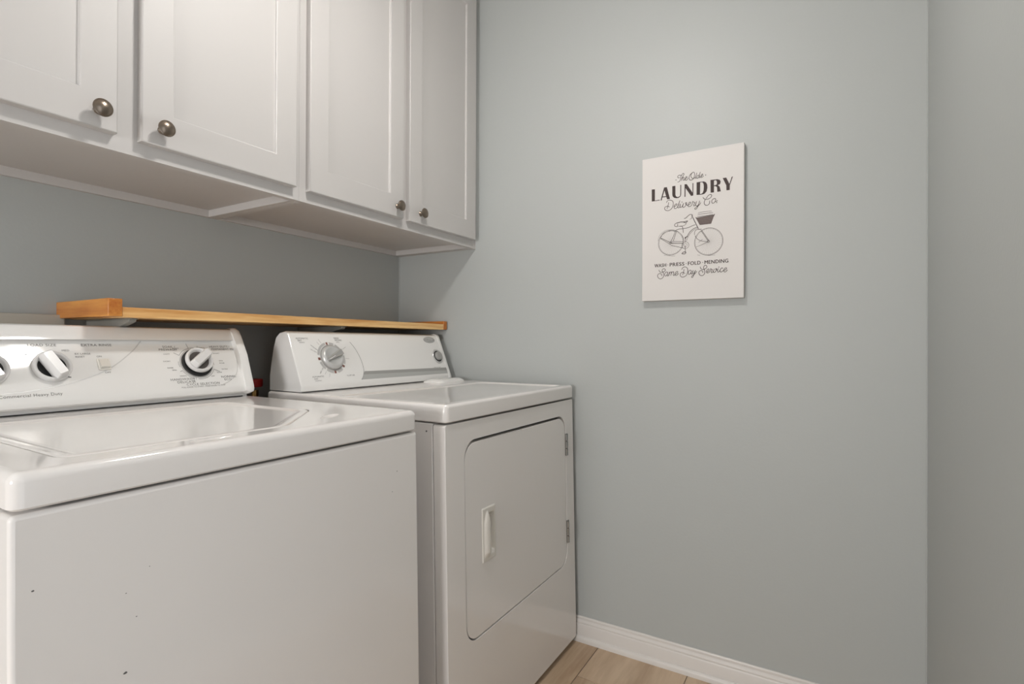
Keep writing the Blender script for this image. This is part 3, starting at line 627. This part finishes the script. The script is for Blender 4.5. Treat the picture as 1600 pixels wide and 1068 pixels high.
mb.flat([[(-.5040, .9560), (-.0540, .9520), (-.0540, .9400), (-.5175, .9400)]], S, 0)
mb.obj('grey_stripe', M['gstripe'], dc, mats=[M['gstripe'], M['gstripe2']], midx=mb.k, smooth=False)
mb = MB(); ribbon(mb, [(-.5240, 1.064), (-.508, 1.040), (-.498, 1.010), (-.4955, .985), (-.499, .965), (-.508, .950), (-.5180, .9400)], .0013, S)
# dial print
dcx, dcz = -.6165, 1.0140
pol = lambda r, a: (dcx+r*math.cos(math.radians(a)), dcz+r*kd*math.sin(math.radians(a)))
for a, r0, r1 in ((28, .058, .078), (-4, .055, .070), (118, .056, .072), (128, .056, .068), (150, .056, .068), (232, .056, .068), (246, .058, .070)):
    ribbon(mb, [pol(r0, a), pol(r1, a)], .0006, S, 0, False)
D_ = lambda s, x, z, h=.0042, al='LEFT', sx=1.1, rot=0: text(mb, s, x, z, h, S, 0, sx, al, rot=rot)
D_('AUTOMATIC', -.7320, 1.0720, .0046); D_('DRY', -.7270, 1.0655, .0046); D_('(ENERGY', -.7230, 1.0605, .0030)
D_('TIMED', -.5890, 1.0740, .0046); D_('DRYING', -.5860, 1.0675, .0046); D_('(MIN.)', -.5820, 1.0620, .0030)
D_('AUTOMATIC', -.7080, .9560, .0044); D_('DRY', -.7030, .9495, .0044); D_('(NORMAL)', -.7010, .9445, .0030)
D_('FLUFF AIR', -.5740, .9540, .0042); D_('PUSH TO START', -.1300, .9640, .0034)
D_('MORE DRY', -.6850, 1.0530, .0034, rot=math.radians(-38)); D_('LESS DRY', -.6900, 1.0410, .0034, rot=math.radians(-30)); D_('VERY DRY', -.6760, .9650, .0036, rot=math.radians(45))
tag(mb.obj('console_print', M['cprint'], dc, smooth=False), kind='stuff')
mb = MB()
for a0, a1, k in ((92, 100, 1), (104, 168, 0), (178, 188, 1), (196, 226, 0), (232, 262, 0), (265, 274, 1), (282, 308, 0), (318, 327, 1), (333, 368, 0), (20, 24, 0), (32, 60, 0), (66, 86, 0)):
    n = 10; r0, r1 = .0440, .0530
    if k == 0: r0 = .0450
    pi_ = [pol(r0, a0+(a1-a0)*i/n) for i in range(n+1)]; po_ = [pol(r1, a0+(a1-a0)*i/n) for i in range(n+1)]
    mb.add([S(*p) for p in pi_+po_], [(i, i+1, i+n+2, i+n+1) for i in range(n)], k)
mb.obj('dial_scale', M['cprint2'], dc, mats=[M['cprint2'], M['cprint3']], midx=mb.k, smooth=False)
# timer dial: silver drum with a tapered grey grip
frd = lambda a, b, h: fd(dcx+a, dcz+b*kd, h)
o = MB().lathe([(.001, .0006), (.0430, .0006), (.0430, .0030), (.0405, .0036), (.001, .0036)], frd, 44).obj('dial_shadow_ring', M['gstripe2'], dr)
mb = MB(); mb.lathe([(.001, .003), (.0395, .003), (.0395, .0080), (.0380, .0110), (.0350, .0130), (.0310, .0138), (.0290, .0132), (.0270, .0120), (.001, .0112)], frd, 44)
tm = mb.obj('timer_dial', M['silver'], dr, ang=35)
ca, sa = math.cos(math.radians(24)), math.sin(math.radians(24))
fb = lambda a, b, h: frd(a*ca-b*sa, a*sa+b*ca, h)
mb = MB(); mb.loft([[fb(a, b, .011) for a, b in ((-.034, -.004), (.0, -.0085), (.0365, -.0110), (.0365, .0110), (.0, .0085), (-.034, .004))],
                    [fb(a, b, .0215) for a, b in ((-.030, -.002), (.0, -.0055), (.0345, -.0085), (.0345, .0085), (.0, .0055), (-.030, .002))]])
mb.obj('grip', M['gstripe2'], tm, ang=30)
mb = MB(); ribbon(mb, [(-.028, 0), (-.002, .0)], .0018, lambda a, b: fb(a, b, .0217), 0, False); mb.obj('pointer', M['console'], tm, smooth=False)
# start button
frs = lambda a, b, h: fd(-.0865+a, 1.0085+b*kd, h)
o = MB().lathe([(.001, .0005), (.0300, .0005), (.0300, .0020), (.0285, .0034), (.0255, .0036), (.0235, .0020), (.001, .0020)], frs, 36).obj('start_button_ring', M['silver'], dr)
MB().lathe([(.001, .0018), (.0228, .0018), (.0228, .0024), (.001, .0024)], frs, 30).obj('ring_hollow', M['dark'], o)
MB().lathe([(.001, .002), (.0180, .002), (.0180, .0110), (.0160, .0128), (.001, .0135)], frs, 30).obj('start_button', M['gstripe2'], dr)
# oval badge with a swoosh and a line of tiny lettering
mb = MB(); n = 36; ob = lambda f, h: [fd(-.1075+.0345*f*math.cos(2*PI*i/n), 1.0745+.0118*f*math.sin(2*PI*i/n), h) for i in range(n)]
mb.loft([ob(1, .0), ob(1, .0012), ob(.95, .0018)]); bd = mb.obj('oval_badge', M['gstripe2'], dr, ang=40)
mb = MB(); Bf = lambda x, z: fd(x, z, .0022)
ribbon(mb, [(-.1075+.0300*math.cos(2*PI*i/30), 1.0745+.0094*math.sin(2*PI*i/30)) for i in range(30)], .0008, Bf, 0, False, True)
ribbon(mb, [(-.129, 1.0770), (-.112, 1.0800), (-.094, 1.0785), (-.086, 1.0750), (-.096, 1.0765), (-.112, 1.0770)], .0012, Bf)
for i in range(9): ribbon(mb, [(-.1290+i*.0048, 1.0700), (-.1275+i*.0048, 1.0735)], .0011, Bf, 0, False)
mb.obj('badge_mark', M['console'], bd, smooth=False)

# ------------------------------------------------------------ sign on the end wall
SY0, SZ0, SW, SH = -1.1052, 1.2046, .3165, .4755
sg = thing('wall_sign', (0, SY0-SW/2, SZ0+SH/2), 'white canvas laundry sign with a bicycle drawing on the grey-green wall', 'sign')
fr = lambda a, b, d: (d, SY0-a, SZ0+b)
plate('canvas', rpoly(rect(0, SW, 0, SH), .0015, 2), None, fr, -.0005, -.0205, M['canvas'], sg, bevel=.0022, wo=1, seg=3)
def sp(off): return lambda a, b: (-.0205-off, SY0-a, SZ0+b)
mm = 1e-4
mb = MB()
for i, l in enumerate(BOLD): mb.flat([[(a*mm, b*mm) for a, b in q] for q in l], sp(.0003))
o = mb.obj('bold_lettering', M['ink'], sg, smooth=False)
for lo, hi in ((3400, 4200), (2600, 3400), (0, 1300)):     # three lines of script, each a part
    mb = MB()
    for i, l in enumerate(SCRIPT):
        if lo <= sum(b for a, b in l)/len(l) < hi: ribbon(mb, [(a*mm, b*mm) for a, b in l], .0017, sp(.0003+i*4e-6))
    for a, b in DOTS:
        if lo <= b < hi: mb.flat([[(a*mm+.0015*math.cos(t*PI/5), b*mm+.0015*math.sin(t*PI/5)) for t in range(10)]], sp(.0003))
    mb.obj('script_lettering', M['ink'], sg, smooth=False)
mb = MB()
def words(s, x0, x1, z):
    # measured placing: each word stretched to its span
    cu = MB(); text(cu, s, 0, 0, .0113, lambda a, b: (a, b, 0), 0, 1.0, 'LEFT', bold=0.0)
    xs = [v[0] for v in cu.v]; a0, a1 = min(xs), max(xs); k = (x1-x0)/(a1-a0)
    for j, (dx, dz) in enumerate(((-.0004, 0), (.0004, 0), (0, .0003))):
        f = sp(.0003+j*5e-6); mb.add([f(x0+dx+(v[0]-a0)*k, z+dz+v[1]) for v in cu.v], cu.f)
zb = .1107
for s, x0, x1 in (('WASH', .0425, .0805), ('PRESS', .0925, .1385), ('FOLD', .1505, .1890), ('MENDING', .2015, .2715)): words(s, x0, x1, zb)
for x in (.0865, .1445, .1955): mb.flat([[(x+.0012*math.cos(t*PI/5), zb+.0058+.0012*math.sin(t*PI/5)) for t in range(10)]], sp(.0003))
mb.obj('small_lettering', M['ink'], sg, smooth=False)
# bicycle drawing
mb = MB()
def wheel(cx, cz, r, tire, ns):
    for q, k, wd in ((r, 1, .0011), (r-.0022, 1, .0006)): ribbon(mb, arc(cx, cz, q, 0, 360, 48)[:-1], wd, sp(.0003), k, False, True)
    for i in range(ns):
        a = 2*PI*i/ns; ribbon(mb, [(cx+.004*math.cos(a), cz+.004*math.sin(a)), (cx+(r-.003)*math.cos(a), cz+(r-.003)*math.sin(a))], .00035, sp(.00025), 2, False)
    ribbon(mb, arc(cx, cz, .0030, 0, 360, 12)[:-1], .0012, sp(.0003), 1, False, True)
wheel(.0956, .1883, .0405, .0024, 34); wheel(.2132, .1810, .0430, .0020, 36)
ribbon(mb, arc(.1419, .1757, .0110, 0, 360, 20)[:-1], .0010, sp(.0003), 1, False, True); ribbon(mb, arc(.1419, .1757, .0055, 0, 360, 14)[:-1], .0008, sp(.0003), 1, False, True)
for i, (wd, l) in enumerate(BIKE): ribbon(mb, [(a*mm, b*mm) for a, b in l], .00033*wd, sp(.00034+i*4e-6), 1)
bq = [(a*mm, b*mm) for a, b in BASKET]
mb.flat([bq], sp(.0003), 3)
lerp = lambda p, q, t: (p[0]+(q[0]-p[0])*t, p[1]+(q[1]-p[1])*t)
for i in range(6):
    t = i/5; ribbon(mb, [lerp(bq[0], bq[3], t), lerp(bq[1], bq[2], t)], .0009 if i else .0018, sp(.00036), 0 if i in (0, 5) else 1, False)
for i in range(13):
    t = i/12; ribbon(mb, [lerp(bq[0], bq[1], t), lerp(bq[3], bq[2], t)], .0006, sp(.00038), 1, False)
mb.obj('bicycle_print', M['ink'], sg, mats=[M['ink'], M['ink2'], M['ink3'], nmat('basket_ink', (0.16, 0.12, 0.11), 0.6)], midx=mb.k, smooth=False)
